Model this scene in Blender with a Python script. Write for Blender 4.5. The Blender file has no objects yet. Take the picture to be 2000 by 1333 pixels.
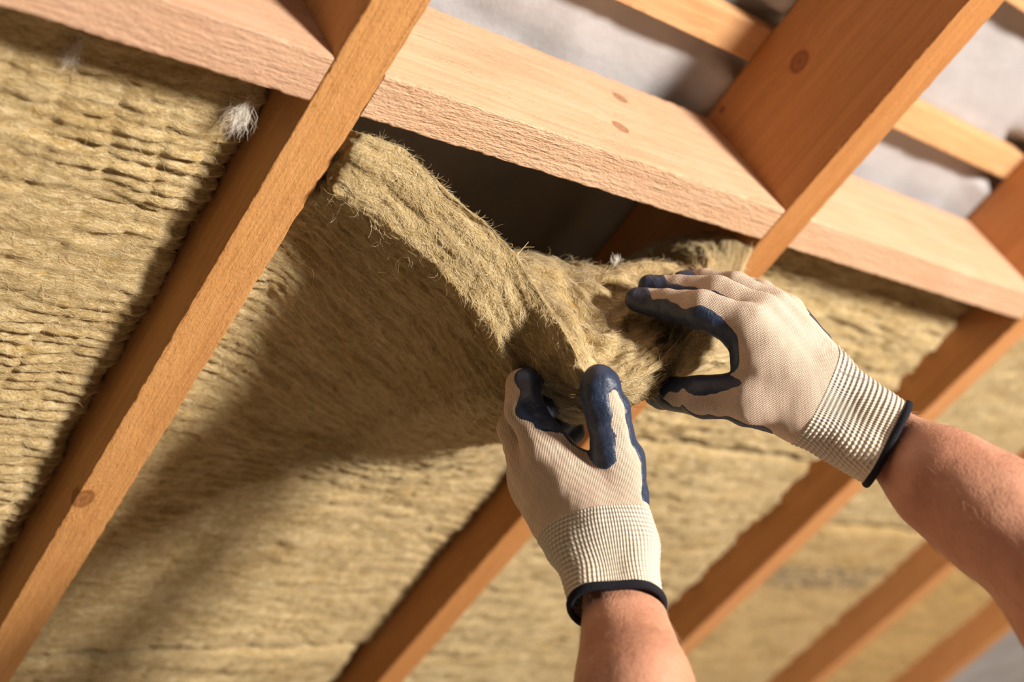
import bpy, math
import numpy as np
from mathutils import Matrix, Vector

# ------------------------------------------------------------------ frames
# roof frame (metres): u = along the noggins, v = down the rafters, n = out through the roof; n = 0 is the rafters' lower face
R = np.array([[0.73935814, -0.54243614, -0.39888918],
              [0.13162761, 0.69744137, -0.70444993],
              [0.66032092, 0.46833596, 0.58705852]])        # rows: camera right, down, forward in (u, v, n)
FPX, DCAM = 2401.3, 0.66
Q = math.sqrt(.5)
W = np.array([[-1, 0, 0], [0, -Q, -Q], [0, -Q, Q]])          # (u,v,n) -> world, the roof pitched at 45 degrees
CAM_U = np.array([0, 0, -DCAM])
CAM_W = np.array([0, 0, 1.9])


def tow(p):                                                   # roof frame -> world
    return (np.asarray(p, float) - CAM_U) @ W.T + CAM_W


def cam_w(c):                                                 # camera metric frame (right, down, forward) -> world
    return (np.asarray(c, float) @ R) @ W.T + CAM_W


def at_c(x, y, z):
    return np.array([(x - 1000) / FPX * z, (y - 666.5) / FPX * z, z])


def at_u(x, y, z):                                            # seen point at distance z -> roof frame
    return at_c(x, y, z) @ R + CAM_U


# ------------------------------------------------------------------ camera, world, sun
scene = bpy.context.scene
col = scene.collection
cam_d = bpy.data.cameras.new('camera')
cam = bpy.data.objects.new('camera', cam_d)
col.objects.link(cam)
cam_d.sensor_width = 36
cam_d.lens = 36 * FPX / 2000
cam_d.clip_start = .02
ax = [W @ R[0], -(W @ R[1]), -(W @ R[2])]
M = Matrix.Identity(4)
for i in range(3):
    for j in range(3):
        M[j][i] = ax[i][j]
    M[i][3] = CAM_W[i]
cam.matrix_world = M
cam_d.dof.use_dof = True
cam_d.dof.focus_distance = .93
cam_d.dof.aperture_fstop = 3.2
scene.camera = cam

wd = bpy.data.worlds.new('attic_light')
scene.world = wd
wd.use_nodes = True
wn = wd.node_tree
wn.nodes['Background'].inputs[1].default_value = 1.0
wtc = wn.nodes.new('ShaderNodeTexCoord')
wdot = wn.nodes.new('ShaderNodeVectorMath')                   # the dim attic: lamp-lit floor and room side below, dark elsewhere
wdot.operation = 'DOT_PRODUCT'
wn.links.new(wtc.outputs['Generated'], wdot.inputs[0])
wdot.inputs[1].default_value = (-.25, -.15, -.95)
wr_ = wn.nodes.new('ShaderNodeValToRGB')
wn.links.new(wdot.outputs['Value'], wr_.inputs[0])
wr_.color_ramp.elements[0].position = 0.0
wr_.color_ramp.elements[0].color = (.030, .023, .018, 1)
wr_.color_ramp.elements[1].position = 1.0
wr_.color_ramp.elements[1].color = (.56, .385, .235, 1)
wn.links.new(wr_.outputs[0], wn.nodes['Background'].inputs[0])

# the one strong light is a work lamp close by, right of the camera and up the slope (its shadows fan out over the rafters)
lamp_d = bpy.data.lights.new('work_lamp', 'POINT')
lamp_d.energy = 920
lamp_d.shadow_soft_size = .24
lamp_d.color = (1, .905, .80)
lamp = bpy.data.objects.new('work_lamp', lamp_d)
col.objects.link(lamp)
lamp.location = tow((1.456, -1.96, -1.78))

scene.view_settings.view_transform = 'Standard'
scene.view_settings.look = 'None'
scene.view_settings.gamma = 1
scene.view_settings.use_curve_mapping = False
scene.view_settings.exposure = 0

# ------------------------------------------------------------------ noise and helpers
rng = np.random.default_rng(7)
LAT = rng.random((64, 64, 64))


def vnoise(p, sc, off=0.0):
    q = np.asarray(p) * np.asarray(sc) + off + 1000.0
    i = np.floor(q).astype(int)
    f = q - i
    f = f * f * (3 - 2 * f)
    r = 0
    for dx in (0, 1):
        for dy in (0, 1):
            for dz in (0, 1):
                w = (f[..., 0] if dx else 1 - f[..., 0]) * (f[..., 1] if dy else 1 - f[..., 1]) * (f[..., 2] if dz else 1 - f[..., 2])
                r = r + w * LAT[(i[..., 0] + dx) % 64, (i[..., 1] + dy) % 64, (i[..., 2] + dz) % 64]
    return r * 2 - 1


def mesh_obj(name, verts, faces, mat, parent=None, smooth=True, attrs=None, matrix=None):
    """verts (N,3) world (or local with a matrix); faces (M,k) array or list"""
    me = bpy.data.meshes.new(name)
    verts = np.asarray(verts, np.float32)
    if isinstance(faces, np.ndarray):
        k = faces.shape[1]
        me.vertices.add(len(verts))
        me.vertices.foreach_set('co', verts.ravel())
        me.loops.add(faces.size)
        me.loops.foreach_set('vertex_index', faces.astype(np.int32).ravel())
        me.polygons.add(len(faces))
        me.polygons.foreach_set('loop_start', np.arange(0, faces.size, k, dtype=np.int32))
        me.polygons.foreach_set('loop_total', np.full(len(faces), k, np.int32))
        me.update(calc_edges=True)
    else:
        me.from_pydata([tuple(map(float, v)) for v in verts], [], faces)
    me.polygons.foreach_set('use_smooth', np.full(len(me.polygons), smooth))
    for k_, v_ in (attrs or {}).items():
        v_ = np.asarray(v_, np.float32)
        if v_.ndim == 2:
            a = me.attributes.new(k_, 'FLOAT_VECTOR', 'POINT')
            a.data.foreach_set('vector', v_.ravel())
        else:
            a = me.attributes.new(k_, 'FLOAT', 'POINT')
            a.data.foreach_set('value', v_)
    me.materials.append(mat)
    me.validate()
    o = bpy.data.objects.new(name, me)
    col.objects.link(o)
    if matrix is not None:
        o.matrix_world = matrix
    if parent is not None:
        o.parent = parent
        o.matrix_parent_inverse = parent.matrix_world.inverted()
    return o


def tag(o, label=None, cat=None, group=None, kind=None):
    for k, v in (('label', label), ('category', cat), ('group', group), ('kind', kind)):
        if v:
            o[k] = v
    return o


def vnormals(V, F):
    a, b, c, d = (V[F[:, i]] for i in range(4))
    n = np.cross(c - a, d - b)
    N = np.zeros_like(V)
    for i in range(4):
        for j in range(3):
            N[:, j] += np.bincount(F[:, i], n[:, j], len(V))
    return N / (np.linalg.norm(N, axis=1, keepdims=True) + 1e-12)


# ------------------------------------------------------------------ materials
def new_mat(name):
    m = bpy.data.materials.new(name)
    m.use_nodes = True
    nt = m.node_tree
    return m, nt, nt.nodes['Principled BSDF']


def nd(nt, typ, **kw):
    n = nt.nodes.new(typ)
    for k, v in kw.items():
        if k in ('op',):
            n.operation = v
        elif k == 'ins':
            for i, x in v.items():
                if hasattr(x, 'links') or isinstance(x, bpy.types.NodeSocket):
                    nt.links.new(x, n.inputs[i])
                else:
                    n.inputs[i].default_value = x
        else:
            setattr(n, k, v)
    return n


def math_n(nt, op, a, b=None, c=None, clamp=False):
    n = nt.nodes.new('ShaderNodeMath')
    n.operation = op
    n.use_clamp = clamp
    for i, x in enumerate((a, b, c)):
        if x is None:
            continue
        if isinstance(x, bpy.types.NodeSocket):
            nt.links.new(x, n.inputs[i])
        else:
            n.inputs[i].default_value = x
    return n.outputs[0]


def mapping(nt, vec, scale, loc=(0, 0, 0)):
    n = nt.nodes.new('ShaderNodeMapping')
    nt.links.new(vec, n.inputs[0])
    n.inputs['Scale'].default_value = scale
    n.inputs['Location'].default_value = loc
    return n.outputs[0]


def noise(nt, vec, scale=1, detail=4, rough=.55, dist=0):
    n = nt.nodes.new('ShaderNodeTexNoise')
    nt.links.new(vec, n.inputs['Vector'])
    n.inputs['Scale'].default_value = scale
    n.inputs['Detail'].default_value = detail
    n.inputs['Roughness'].default_value = rough
    n.inputs['Distortion'].default_value = dist
    return n.outputs['Fac']


def ramp(nt, fac, stops):
    n = nt.nodes.new('ShaderNodeValToRGB')
    nt.links.new(fac, n.inputs[0])
    e = n.color_ramp.elements
    while len(e) < len(stops):
        e.new(.5)
    for i, (p, c) in enumerate(stops):
        e[i].position = p
        e[i].color = (*c, 1) if len(c) == 3 else c
    return n.outputs[0]


def mix(nt, fac, a, b, typ='MIX'):
    n = nt.nodes.new('ShaderNodeMix')
    n.data_type = 'RGBA'
    n.blend_type = typ
    for i, x in ((0, fac), (6, a), (7, b)):
        if isinstance(x, bpy.types.NodeSocket):
            nt.links.new(x, n.inputs[i])
        else:
            n.inputs[i].default_value = x if i == 0 else (*x, 1)
    return n.outputs[2]


def bump(nt, h, dist, strength=1.0, normal=None):
    n = nt.nodes.new('ShaderNodeBump')
    nt.links.new(h, n.inputs['Height'])
    n.inputs['Distance'].default_value = dist
    n.inputs['Strength'].default_value = strength
    if normal is not None:
        nt.links.new(normal, n.inputs['Normal'])
    return n.outputs[0]


def attr(nt, name):
    n = nt.nodes.new('ShaderNodeAttribute')
    n.attribute_name = name
    return n


def wood(name, base, knots=(), rough_amt=1.0, seed=0, front=1, grain=1.0):
    """sawn softwood, grain along local x; knots = [(x, y, z, radius)] in the board's own metres"""
    m, nt, b = new_mat(name)
    tc = nt.nodes.new('ShaderNodeTexCoord').outputs['Object']
    base = np.array(base) * .78
    ax_ = noise(nt, mapping(nt, tc, (3, 3, 3), (seed, seed * .7, 0)), 1, 2)
    warp = nt.nodes.new('ShaderNodeVectorMath')
    warp.operation = 'ADD'
    nt.links.new(tc, warp.inputs[0])
    cmb = nt.nodes.new('ShaderNodeCombineXYZ')
    w_ = math_n(nt, 'MULTIPLY', math_n(nt, 'SUBTRACT', ax_, .5), .03)
    # grain bends round each knot
    tot = w_
    kmask = None
    for (kx, ky, kz, kr) in knots:
        sub = nd(nt, 'ShaderNodeVectorMath', operation='SUBTRACT')
        nt.links.new(tc, sub.inputs[0])
        sub.inputs[1].default_value = (kx, ky, kz)
        sc = nd(nt, 'ShaderNodeVectorMath', operation='MULTIPLY')
        nt.links.new(sub.outputs[0], sc.inputs[0])
        sc.inputs[1].default_value = (.8 / kr, 1 / kr, 1 / kr)
        ln = nd(nt, 'ShaderNodeVectorMath', operation='LENGTH')
        nt.links.new(sc.outputs[0], ln.inputs[0])
        nz = math_n(nt, 'MULTIPLY', math_n(nt, 'SUBTRACT', noise(nt, mapping(nt, tc, (60, 60, 60)), 1, 2), .5), .5)
        d = math_n(nt, 'ADD', ln.outputs['Value'], nz)
        g = math_n(nt, 'EXPONENT', math_n(nt, 'MULTIPLY', math_n(nt, 'MULTIPLY', d, d), -.16))
        tot = math_n(nt, 'ADD', tot, math_n(nt, 'MULTIPLY', g, kr * .9))
        rings = math_n(nt, 'MULTIPLY', math_n(nt, 'ADD', math_n(nt, 'SINE', math_n(nt, 'MULTIPLY', d, 9)), 3.2), .13)
        km = math_n(nt, 'MULTIPLY', math_n(nt, 'SUBTRACT', 1.25, d), 4, clamp=True)
        rim = math_n(nt, 'MULTIPLY', math_n(nt, 'SUBTRACT', 1, math_n(nt, 'ABSOLUTE', math_n(nt, 'MULTIPLY', math_n(nt, 'SUBTRACT', d, 1.08), 7)), clamp=True), .75)
        km = math_n(nt, 'MAXIMUM', math_n(nt, 'MULTIPLY', km, math_n(nt, 'ADD', rings, .35)), rim)
        kmask = km if kmask is None else math_n(nt, 'MAXIMUM', kmask, km)
    nt.links.new(tot, cmb.inputs[1])
    nt.links.new(tot, cmb.inputs[2])
    nt.links.new(cmb.outputs[0], warp.inputs[1])
    wv = warp.outputs[0]
    g1 = noise(nt, mapping(nt, wv, (2.5, 130, 130), (seed, 0, 0)), 1, 3)
    g2 = noise(nt, mapping(nt, wv, (6, 480, 480), (0, seed, 0)), 1, 2)
    blot = noise(nt, mapping(nt, tc, (9, 22, 22), (seed, 2, 1)), 1, 3)
    c1 = ramp(nt, g1, [(.25, tuple(base * .86)), (.5, tuple(base)), (.75, tuple(np.minimum(base * np.array([1.07, 1.1, 1.12]), .95)))])
    c2 = mix(nt, .5 * grain, c1, ramp(nt, g2, [(.35, (.82, .72, .62)), (.6, (1, 1, 1))]), 'MULTIPLY')
    c3 = mix(nt, .55, c2, ramp(nt, blot, [(.3, (.88, .80, .70)), (.65, (1.0, 1.0, 1.0))]), 'MULTIPLY')
    tick = noise(nt, mapping(nt, tc, (260, 620, 620), (seed, 1, 5)), 1, 2, .5, 1.5)
    tmask = noise(nt, mapping(nt, tc, (14, 60, 60), (2, seed, 0)), 1, 2)
    tk_ = math_n(nt, 'MULTIPLY', math_n(nt, 'MULTIPLY', math_n(nt, 'SUBTRACT', tick, .56), 10, clamp=True), math_n(nt, 'MULTIPLY', math_n(nt, 'SUBTRACT', tmask, .40), 4, clamp=True))
    c3 = mix(nt, math_n(nt, 'MULTIPLY', tk_, min(.8, .5 * rough_amt)), c3, tuple(base * np.array([.45, .32, .22])))
    if kmask is not None:
        c3 = mix(nt, kmask, c3, tuple(base * np.array([.42, .30, .22])))
    nt.links.new(c3, b.inputs['Base Color'])
    b.inputs['Roughness'].default_value = .62
    b.inputs['Specular IOR Level'].default_value = .3
    rgh = noise(nt, mapping(nt, wv, (70, 260, 260)), 1, 4, .6)
    saw = noise(nt, mapping(nt, tc, (300, 700, 700), (0, 3, 0)), 1, 2)
    sxyz = nt.nodes.new('ShaderNodeSeparateXYZ')
    nt.links.new(tc, sxyz.inputs[0])
    fmask = math_n(nt, 'ADD', math_n(nt, 'MULTIPLY', math_n(nt, 'LESS_THAN', sxyz.outputs[front], .002), .82), .18)
    h = math_n(nt, 'ADD', math_n(nt, 'MULTIPLY', g2, .6), math_n(nt, 'MULTIPLY', rgh, .9 * rough_amt))
    h = math_n(nt, 'ADD', h, math_n(nt, 'MULTIPLY', saw, .4 * rough_amt))
    h = math_n(nt, 'MULTIPLY', h, fmask)
    nt.links.new(bump(nt, h, .0011 * (.4 + rough_amt), .9), b.inputs['Normal'])
    return m


def wool_mat(name='mineral_wool', warm=0.0, val=1.0, marks=None):
    m, nt, b = new_mat(name)
    mc = attr(nt, 'mc').outputs['Vector']
    big = noise(nt, mapping(nt, mc, (14, 22, 22)), 1, 3)
    fib = noise(nt, mapping(nt, mc, (85, 330, 330)), 1, 5, .62, 1.2)
    fib2 = noise(nt, mapping(nt, mc, (260, 900, 900)), 1, 3, .6, 2.0)
    fac = math_n(nt, 'ADD', math_n(nt, 'MULTIPLY', fib, .62), math_n(nt, 'MULTIPLY', fib2, .38))
    w = val * .90
    c = ramp(nt, fac, [(.30, (.22 * w, .145 * w, .055 * w)), (.45, (.52 * w, .375 * w, .165 * w)), (.58, (.73 * w, .585 * w, .33 * w)), (.74, (.94 * w, .86 * w, .67 * w))])
    c = mix(nt, .6, c, ramp(nt, big, [(.3, (.72, .62, .42)), (.52, (1, 1, 1)), (.75, (1.0, .97, .90))]), 'MULTIPLY')
    spot = noise(nt, mapping(nt, mc, (60, 110, 110), (5, 3, 1)), 1, 3)
    c = mix(nt, ramp(nt, spot, [(.64, (0, 0, 0)), (.74, (.7, .7, .7))]), c, (.62 * w, .40 * w, .09 * w))
    if warm:
        c = mix(nt, warm, c, (1.0, .84, .56), 'MULTIPLY')
    if marks is not None:
        (s0, s1, t0, t1) = marks
        sx = nt.nodes.new('ShaderNodeSeparateXYZ')
        nt.links.new(mc, sx.inputs[0])
        s, t = sx.outputs[0], sx.outputs[1]
        ins = math_n(nt, 'MULTIPLY', math_n(nt, 'MULTIPLY', math_n(nt, 'GREATER_THAN', s, s0), math_n(nt, 'LESS_THAN', s, s1)),
                     math_n(nt, 'MULTIPLY', math_n(nt, 'GREATER_THAN', t, t0), math_n(nt, 'LESS_THAN', t, t1)))
        bl = noise(nt, mapping(nt, mc, (55, 120, 10)), 1, 2)
        ins = math_n(nt, 'MULTIPLY', ins, math_n(nt, 'MULTIPLY', math_n(nt, 'SUBTRACT', bl, .40), 6, clamp=True))
        c = mix(nt, math_n(nt, 'MULTIPLY', ins, .75), c, (.10, .085, .07))
    nt.links.new(c, b.inputs['Base Color'])
    b.inputs['Roughness'].default_value = .9
    b.inputs['Specular IOR Level'].default_value = .15
    b.inputs['Sheen Weight'].default_value = .15
    nt.links.new(bump(nt, fac, .0045, .9), b.inputs['Normal'])
    return m


def plain(name, c, rough=.8, spec=.3, bs=None, bd=.0005):
    m, nt, b = new_mat(name)
    b.inputs['Base Color'].default_value = (*c, 1)
    b.inputs['Roughness'].default_value = rough
    b.inputs['Specular IOR Level'].default_value = spec
    if bs:
        tc = nt.nodes.new('ShaderNodeTexCoord').outputs['Object']
        nt.links.new(bump(nt, noise(nt, mapping(nt, tc, (bs, bs, bs)), 1, 4), bd), b.inputs['Normal'])
    return m


# ------------------------------------------------------------------ boards
def board(name, L, wy, wz, mat, origin, ux, uy, uz, seed, jag=.0006, jag_edge=None, kind=None):
    """a sawn board of length L (local x), width wy (local y), depth wz (local z); origin and axes in the roof frame"""
    r = .0012
    nseg = max(2, int(L / .004))
    xs = np.linspace(0, L, nseg + 1)
    prof = []
    for (cy, cz, a0) in ((wy - r, wz - r, 0), (r, wz - r, 90), (r, r, 180), (wy - r, r, 270)):
        for a in (0, 45, 90):
            t = math.radians(a0 + a)
            prof.append((cy + r * math.cos(t), cz + r * math.sin(t)))
    e_ = .0035
    prof = ([(wy, wz - e_)] + prof[0:3] + [(wy - e_, wz), (e_, wz)] + prof[3:6] + [(0, wz - e_), (0, e_)]
            + prof[6:9] + [(e_, 0), (wy - e_, 0)] + prof[9:12] + [(wy, e_)])
    cid = [-1, 0, 0, 0, -1, -1, 1, 1, 1, -1, -1, 2, 2, 2, -1, -1, 3, 3, 3, -1]
    prof = np.array(prof)
    n = len(prof)
    X = np.repeat(xs, n)
    Y = np.tile(prof[:, 0], nseg + 1)
    Z = np.tile(prof[:, 1], nseg + 1)
    p = np.stack([X, Y, Z], 1)
    corner = np.tile(np.array(cid), nseg + 1)
    jm = (corner >= 0).astype(float)
    q = np.stack([X, corner * 7.3, np.full_like(X, seed * 3.1)], 1)
    d1 = vnoise(q, (170, 1, 1)) * .7 + vnoise(q, (45, 1, 1), 9) * .8
    d2 = vnoise(q, (170, 1, 1), 31) * .7
    inn = np.stack([np.zeros_like(X), wy / 2 - Y, wz / 2 - Z], 1)
    inn[:, 1] = np.sign(inn[:, 1])
    inn[:, 2] = np.sign(inn[:, 2])
    wide, deep = (2, 1) if wy > wz and L > 1.5 else (1, 2)
    p[:, wide] += inn[:, wide] * np.abs(d1) * jag * 1.8 * jm
    p[:, deep] += inn[:, deep] * np.abs(d2) * jag * .3 * jm
    F = []
    for i in range(nseg):
        a = i * n
        for k in range(n):
            F.append((a + k, a + (k + 1) % n, a + n + (k + 1) % n, a + n + k))
    F.append(tuple(range(n))[::-1])
    F.append(tuple(range(nseg * n, nseg * n + n)))
    Mx = Matrix.Identity(4)
    for i, a in enumerate((ux, uy, uz)):
        wv = W @ np.array(a, float)
        for j in range(3):
            Mx[j][i] = wv[j]
    o_ = tow(origin)
    for j in range(3):
        Mx[j][3] = o_[j]
    # keep the winding outward for either handedness
    hand = np.dot(np.cross(W @ np.array(ux, float), W @ np.array(uy, float)), W @ np.array(uz, float))
    F = [f[::-1] for f in F] if hand > 0 else F
    if hand < 0:
        raise ValueError('left-handed board frame')
    F = [f[::-1] for f in F]
    o = mesh_obj(name, p, F, mat, smooth=False, matrix=Mx)
    me = o.data
    return o


RW = .0415
RU = [.4290 + .5145 * k for k in range(-1, 7)]
RU[2] = .9355
RU[3] = 1.4660
RDEP = .152
V0, V1 = -.75, 2.35
ORANGE = (.66, .30, .10)
TAN = (.82, .53, .31)
# local x = down the slope from V0, y = into the roof (n), z = along u
rafter_mats = {
    1: wood('rafter_wood_knotted', (.70, .36, .13), knots=[(.776 - V0, .002, .006, .0085)], seed=1.3, rough_amt=1.1),
    2: wood('rafter_wood_broad_knot', (.58, .265, .088), knots=[(.213 - V0, .102, 0, .0085), (.30 - V0, .14, 0, .003)], seed=4.1, rough_amt=.8),
    3: wood('rafter_wood_far', (.72, .35, .14), seed=7.7)}
rlabels = {
    1: 'orange-brown sawn rafter nearest on the left, with a knot low on its edge',
    2: 'softwood rafter with a round dark knot on its broad side, running down behind both gloves',
    3: 'blurred softwood rafter crossing just behind the cuff of the right glove',
    4: 'blurred softwood rafter passing under the right forearm, right of the slab with dark print',
    5: 'blurred rafter in the bottom right corner beside the unfilled grey bay'}
for k in range(1, 6):
    o = board('rafter', V1 - V0, RDEP, RW, rafter_mats.get(k, rafter_mats[3]), (RU[k], V0, 0), (0, 1, 0), (0, 0, 1), (1, 0, 0), k, jag=.0008)
    tag(o, rlabels[k], 'rafter', 'roof rafters')

NV0, NVW = .3158, .0371
nog = [
    (RU[0] + RW, RU[1], wood('noggin_wood_left', (.76, .49, .335), seed=11, front=2, rough_amt=1.2), 'pale timber noggin at top left, ending against the nearest rafter'),
    (RU[1] + RW, RU[2], wood('noggin_wood_middle', (.81, .54, .36), front=2, knots=[(.781 - .4705, 0, .112, .0065), (.742 - .4705, 0, .052, .007)], seed=15, rough_amt=1.5),
     'pale rough-sawn timber noggin above the dark open cavity and the pulled-out slab'),
    (RU[2] + RW, RU[3], wood('noggin_wood_right', (.81, .54, .365), seed=19, front=2, rough_amt=.9), 'pale timber noggin on the right edge, above the cuff of the right glove')]
for i, (a, b_, mt, lab) in enumerate(nog):
    o = board('noggin', b_ - a - .0006, NVW, RDEP - .004, mt, (a + .0003, NV0, .0008), (1, 0, 0), (0, 1, 0), (0, 0, 1), 20 + i, jag=.0006)
    tag(o, lab, 'noggin', 'noggins between the rafters')

for i, (v, lab) in enumerate(((.038, 'roof batten at the top right corner, upper of the two battens across the grey underlay'),
                              (.212, 'roof batten crossing the grey underlay just above the noggins, behind the knotted rafter'))):
    o = board('roof_batten', 4.2, .037, .024, wood('batten_wood_%s' % 'ab'[i], (.78, .47, .24), seed=30 + i, rough_amt=.5),
              (-.55, v, RDEP + .0005), (1, 0, 0), (0, 1, 0), (0, 0, 1), 30 + i, jag=.0004)
    tag(o, lab, 'batten', 'roof battens')

# ------------------------------------------------------------------ underlay behind the battens
def underlay():
    m, nt, b = new_mat('grey_underlay')
    tc = nt.nodes.new('ShaderNodeTexCoord').outputs['Object']
    n1 = noise(nt, mapping(nt, tc, (7, 7, 7)), 1, 4)
    nt.links.new(ramp(nt, n1, [(.3, (.34, .335, .35)), (.7, (.45, .445, .46))]), b.inputs['Base Color'])
    b.inputs['Roughness'].default_value = .55
    b.inputs['Specular IOR Level'].default_value = .4
    n2 = noise(nt, mapping(nt, tc, (60, 35, 60)), 1, 4)
    nt.links.new(bump(nt, n2, .0015), b.inputs['Normal'])
    us = np.arange(-.6, 4.6, .008)
    vs = np.arange(-1.0, 2.4, .008)
    U, Vv = np.meshgrid(us, vs, indexing='ij')
    p = np.stack([U, Vv, np.zeros_like(U)], -1).reshape(-1, 3)
    h = .007 * (1 - np.abs(vnoise(p + .02 * vnoise(p, 9)[:, None], (6, 11, 1)))) + .003 * vnoise(p, (25, 14, 1), 4)
    p[:, 2] = .1785 + np.abs(h)
    near = np.zeros(len(p))
    for k in range(1, 6):
        dd = np.maximum(np.abs(p[:, 0] - RU[k] - RW / 2) - RW / 2, 0)
        near = np.maximum(near, np.exp(-(dd / .02) ** 2))
    offb = np.ones(len(p))
    for bv in (.038, .212):
        offb = np.minimum(offb, np.clip((np.abs(p[:, 1] - bv - .0185) - .028) / .012, 0, 1))
    p[:, 2] -= near * offb * (p[:, 2] - .1545)
    nu, nv = len(us), len(vs)
    idx = np.arange(nu * nv).reshape(nu, nv)
    F = np.stack([idx[:-1, :-1], idx[1:, :-1], idx[1:, 1:], idx[:-1, 1:]], -1).reshape(-1, 4)
    o = mesh_obj('ceiling', tow(p), F, m)
    md = o.modifiers.new('s', 'SOLIDIFY')
    md.thickness = .001
    tag(o, 'grey crinkled roofing underlay stretched behind the battens', kind='structure')


underlay()


# ------------------------------------------------------------------ wool slabs
def herm(kn, vals, x):
    """smooth interpolation through vals (K,...) at knots kn"""
    kn = np.asarray(kn, float)
    vals = np.asarray(vals, float)
    m = np.zeros_like(vals)
    dk = np.diff(kn)
    sl = np.diff(vals, axis=0) / dk.reshape(-1, *([1] * (vals.ndim - 1)))
    m[1:-1] = (sl[:-1] + sl[1:]) / 2
    m[0], m[-1] = sl[0], sl[-1]
    i = np.clip(np.searchsorted(kn, x) - 1, 0, len(kn) - 2)
    h = dk[i]
    t = (x - kn[i]) / h
    sh = (-1, *([1] * (vals.ndim - 1)))
    t, h = t.reshape(sh), h.reshape(sh)
    return ((2 * t ** 3 - 3 * t ** 2 + 1) * vals[i] + (t ** 3 - 2 * t ** 2 + t) * h * m[i]
            + (-2 * t ** 3 + 3 * t ** 2) * vals[i + 1] + (t ** 3 - t ** 2) * h * m[i + 1])


def slab(name, F, B, S, T, thick, nk, mat, amp=1.0, off=0.0, lump=.004, groove=(), ridge=.0):
    """F, B: (ns, nt, 3) front and back surfaces in the roof frame; S, T in metres"""
    ns, nt_ = F.shape[:2]
    k = np.linspace(0, 1, nk)[None, None, :, None]
    P = F[:, :, None, :] * (1 - k) + B[:, :, None, :] * k
    mcx = np.broadcast_to(S[:, None, None], P.shape[:3])
    mcy = np.broadcast_to(T[None, :, None], P.shape[:3])
    mcz = np.broadcast_to((np.linspace(0, 1, nk) * thick)[None, None, :], P.shape[:3])
    mc = np.stack([mcx, mcy, mcz], -1)
    I = np.full(P.shape[:3], -1, int)
    b = np.zeros(P.shape[:3], bool)
    b[0] = b[-1] = True
    b[:, 0] = b[:, -1] = True
    b[:, :, 0] = b[:, :, -1] = True
    I[b] = np.arange(b.sum())
    V, C = P[b], mc[b]
    fs = []

    def quads(g, flip):
        q = np.stack([g[:-1, :-1], g[1:, :-1], g[1:, 1:], g[:-1, 1:]], -1).reshape(-1, 4)
        fs.append(q[:, ::-1] if flip else q)
    quads(I[:, :, 0], True)
    quads(I[:, :, -1], False)
    quads(I[0], True)
    quads(I[-1], False)
    quads(I[:, 0], False)
    quads(I[:, -1], True)
    Fq = np.concatenate(fs)
    N = vnormals(V, Fq)
    C2 = C + off
    warp = .006 * np.stack([vnoise(C2, 30, 1), vnoise(C2, 30, 2), vnoise(C2, 30, 3)], 1)
    Cw = C2 + warp
    d = amp * (.0030 * vnoise(Cw, (20, 105, 90)) + .0019 * vnoise(Cw, (55, 210, 190), 5) + .0010 * vnoise(Cw, (150, 420, 400), 6)) + lump * vnoise(C2, (10, 15, 15), 8)
    if ridge:
        colid = C[:, 0] / .034 + .6 * vnoise(C2, (9, 12, 0), 21)
        ph = 6.28 * LAT[(np.floor(colid).astype(int)) % 64, 3, 5]
        fx = np.abs(colid - np.floor(colid) - .5) * 2
        rd = np.sin(C[:, 1] * 2 * math.pi / .0108 + ph + 2.2 * vnoise(C2, (22, 24, 0), 17))
        rd = np.sign(rd) * np.abs(rd) ** .7
        d += ridge * (C[:, 2] < .03) * (rd * np.clip(1.35 - fx ** 3, .2, 1) * (.55 + .6 * vnoise(C2, (14, 20, 0), 19)) - .7 * (fx ** 6))
    d = d * np.where((C[:, 1] < .2) & (C[:, 0] > .405) & (ridge == .0016), .3, 1.0)
    for g in groove:
        gd = C[:, 1] - g - .004 * vnoise(C, (14, 0, 0), 3)
        d -= .006 * np.exp(-(gd / .0022) ** 2) * (.6 + .6 * vnoise(C, (30, 0, 0), 12))
    V = V + N * d[:, None]
    return V, Fq, C


def strands(V, Fq, C, n, rad=(.00007, .00016), length=(.006, .018), lift=.0008, stick=.08, seed=0, sel=None, vary=.6, pts=6, curly=1.1, rise=(.3, 1.2)):
    r = np.random.default_rng(seed)
    a, b, c = V[Fq[:, 0]], V[Fq[:, 1]], V[Fq[:, 3]]
    ar = np.linalg.norm(np.cross(b - a, c - a), axis=1)
    if sel is not None:
        ar = ar * sel
    f = r.choice(len(Fq), n, p=ar / ar.sum())
    x, y = r.random((2, n))
    a, b, c = a[f], b[f], c[f]
    e1, e2 = b - a, c - a
    p = a + e1 * x[:, None] + e2 * y[:, None]
    nn = np.cross(e1, e2)
    nn /= np.linalg.norm(nn, axis=1, keepdims=True) + 1e-12
    # tangent along growing s (or thickness when on a side)
    ca, cb, cc = C[Fq[f, 0]], C[Fq[f, 1]], C[Fq[f, 3]]
    ds1, ds2 = (cb - ca)[:, 0], (cc - ca)[:, 0]
    tx = e1 * ds1[:, None] + e2 * ds2[:, None]
    bad = np.linalg.norm(tx, axis=1) < 1e-9
    tx[bad] = e1[bad]
    tx /= np.linalg.norm(tx, axis=1, keepdims=True) + 1e-12
    ty = np.cross(nn, tx)
    ang = r.normal(0, vary, n)
    L = r.uniform(*length, n)
    st = r.random(n) < stick
    up = np.where(st, r.uniform(*rise, n), r.normal(0, .05, n))
    curl = r.normal(0, curly, n)
    out = []
    pos = p + nn * (r.random(n)[:, None] * lift)
    for i in range(pts):
        out.append(pos)
        a2 = ang + curl * i / pts * 1.3
        d = tx * np.cos(a2)[:, None] + ty * np.sin(a2)[:, None] + nn * (up * (1 if i < 3 else -.2))[:, None]
        d /= np.linalg.norm(d, axis=1, keepdims=True)
        pos = pos + d * (L / pts)[:, None]
    path = np.stack(out, 1)                                   # n, pts, 3
    return tubes(path, r.uniform(*rad, n))


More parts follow.
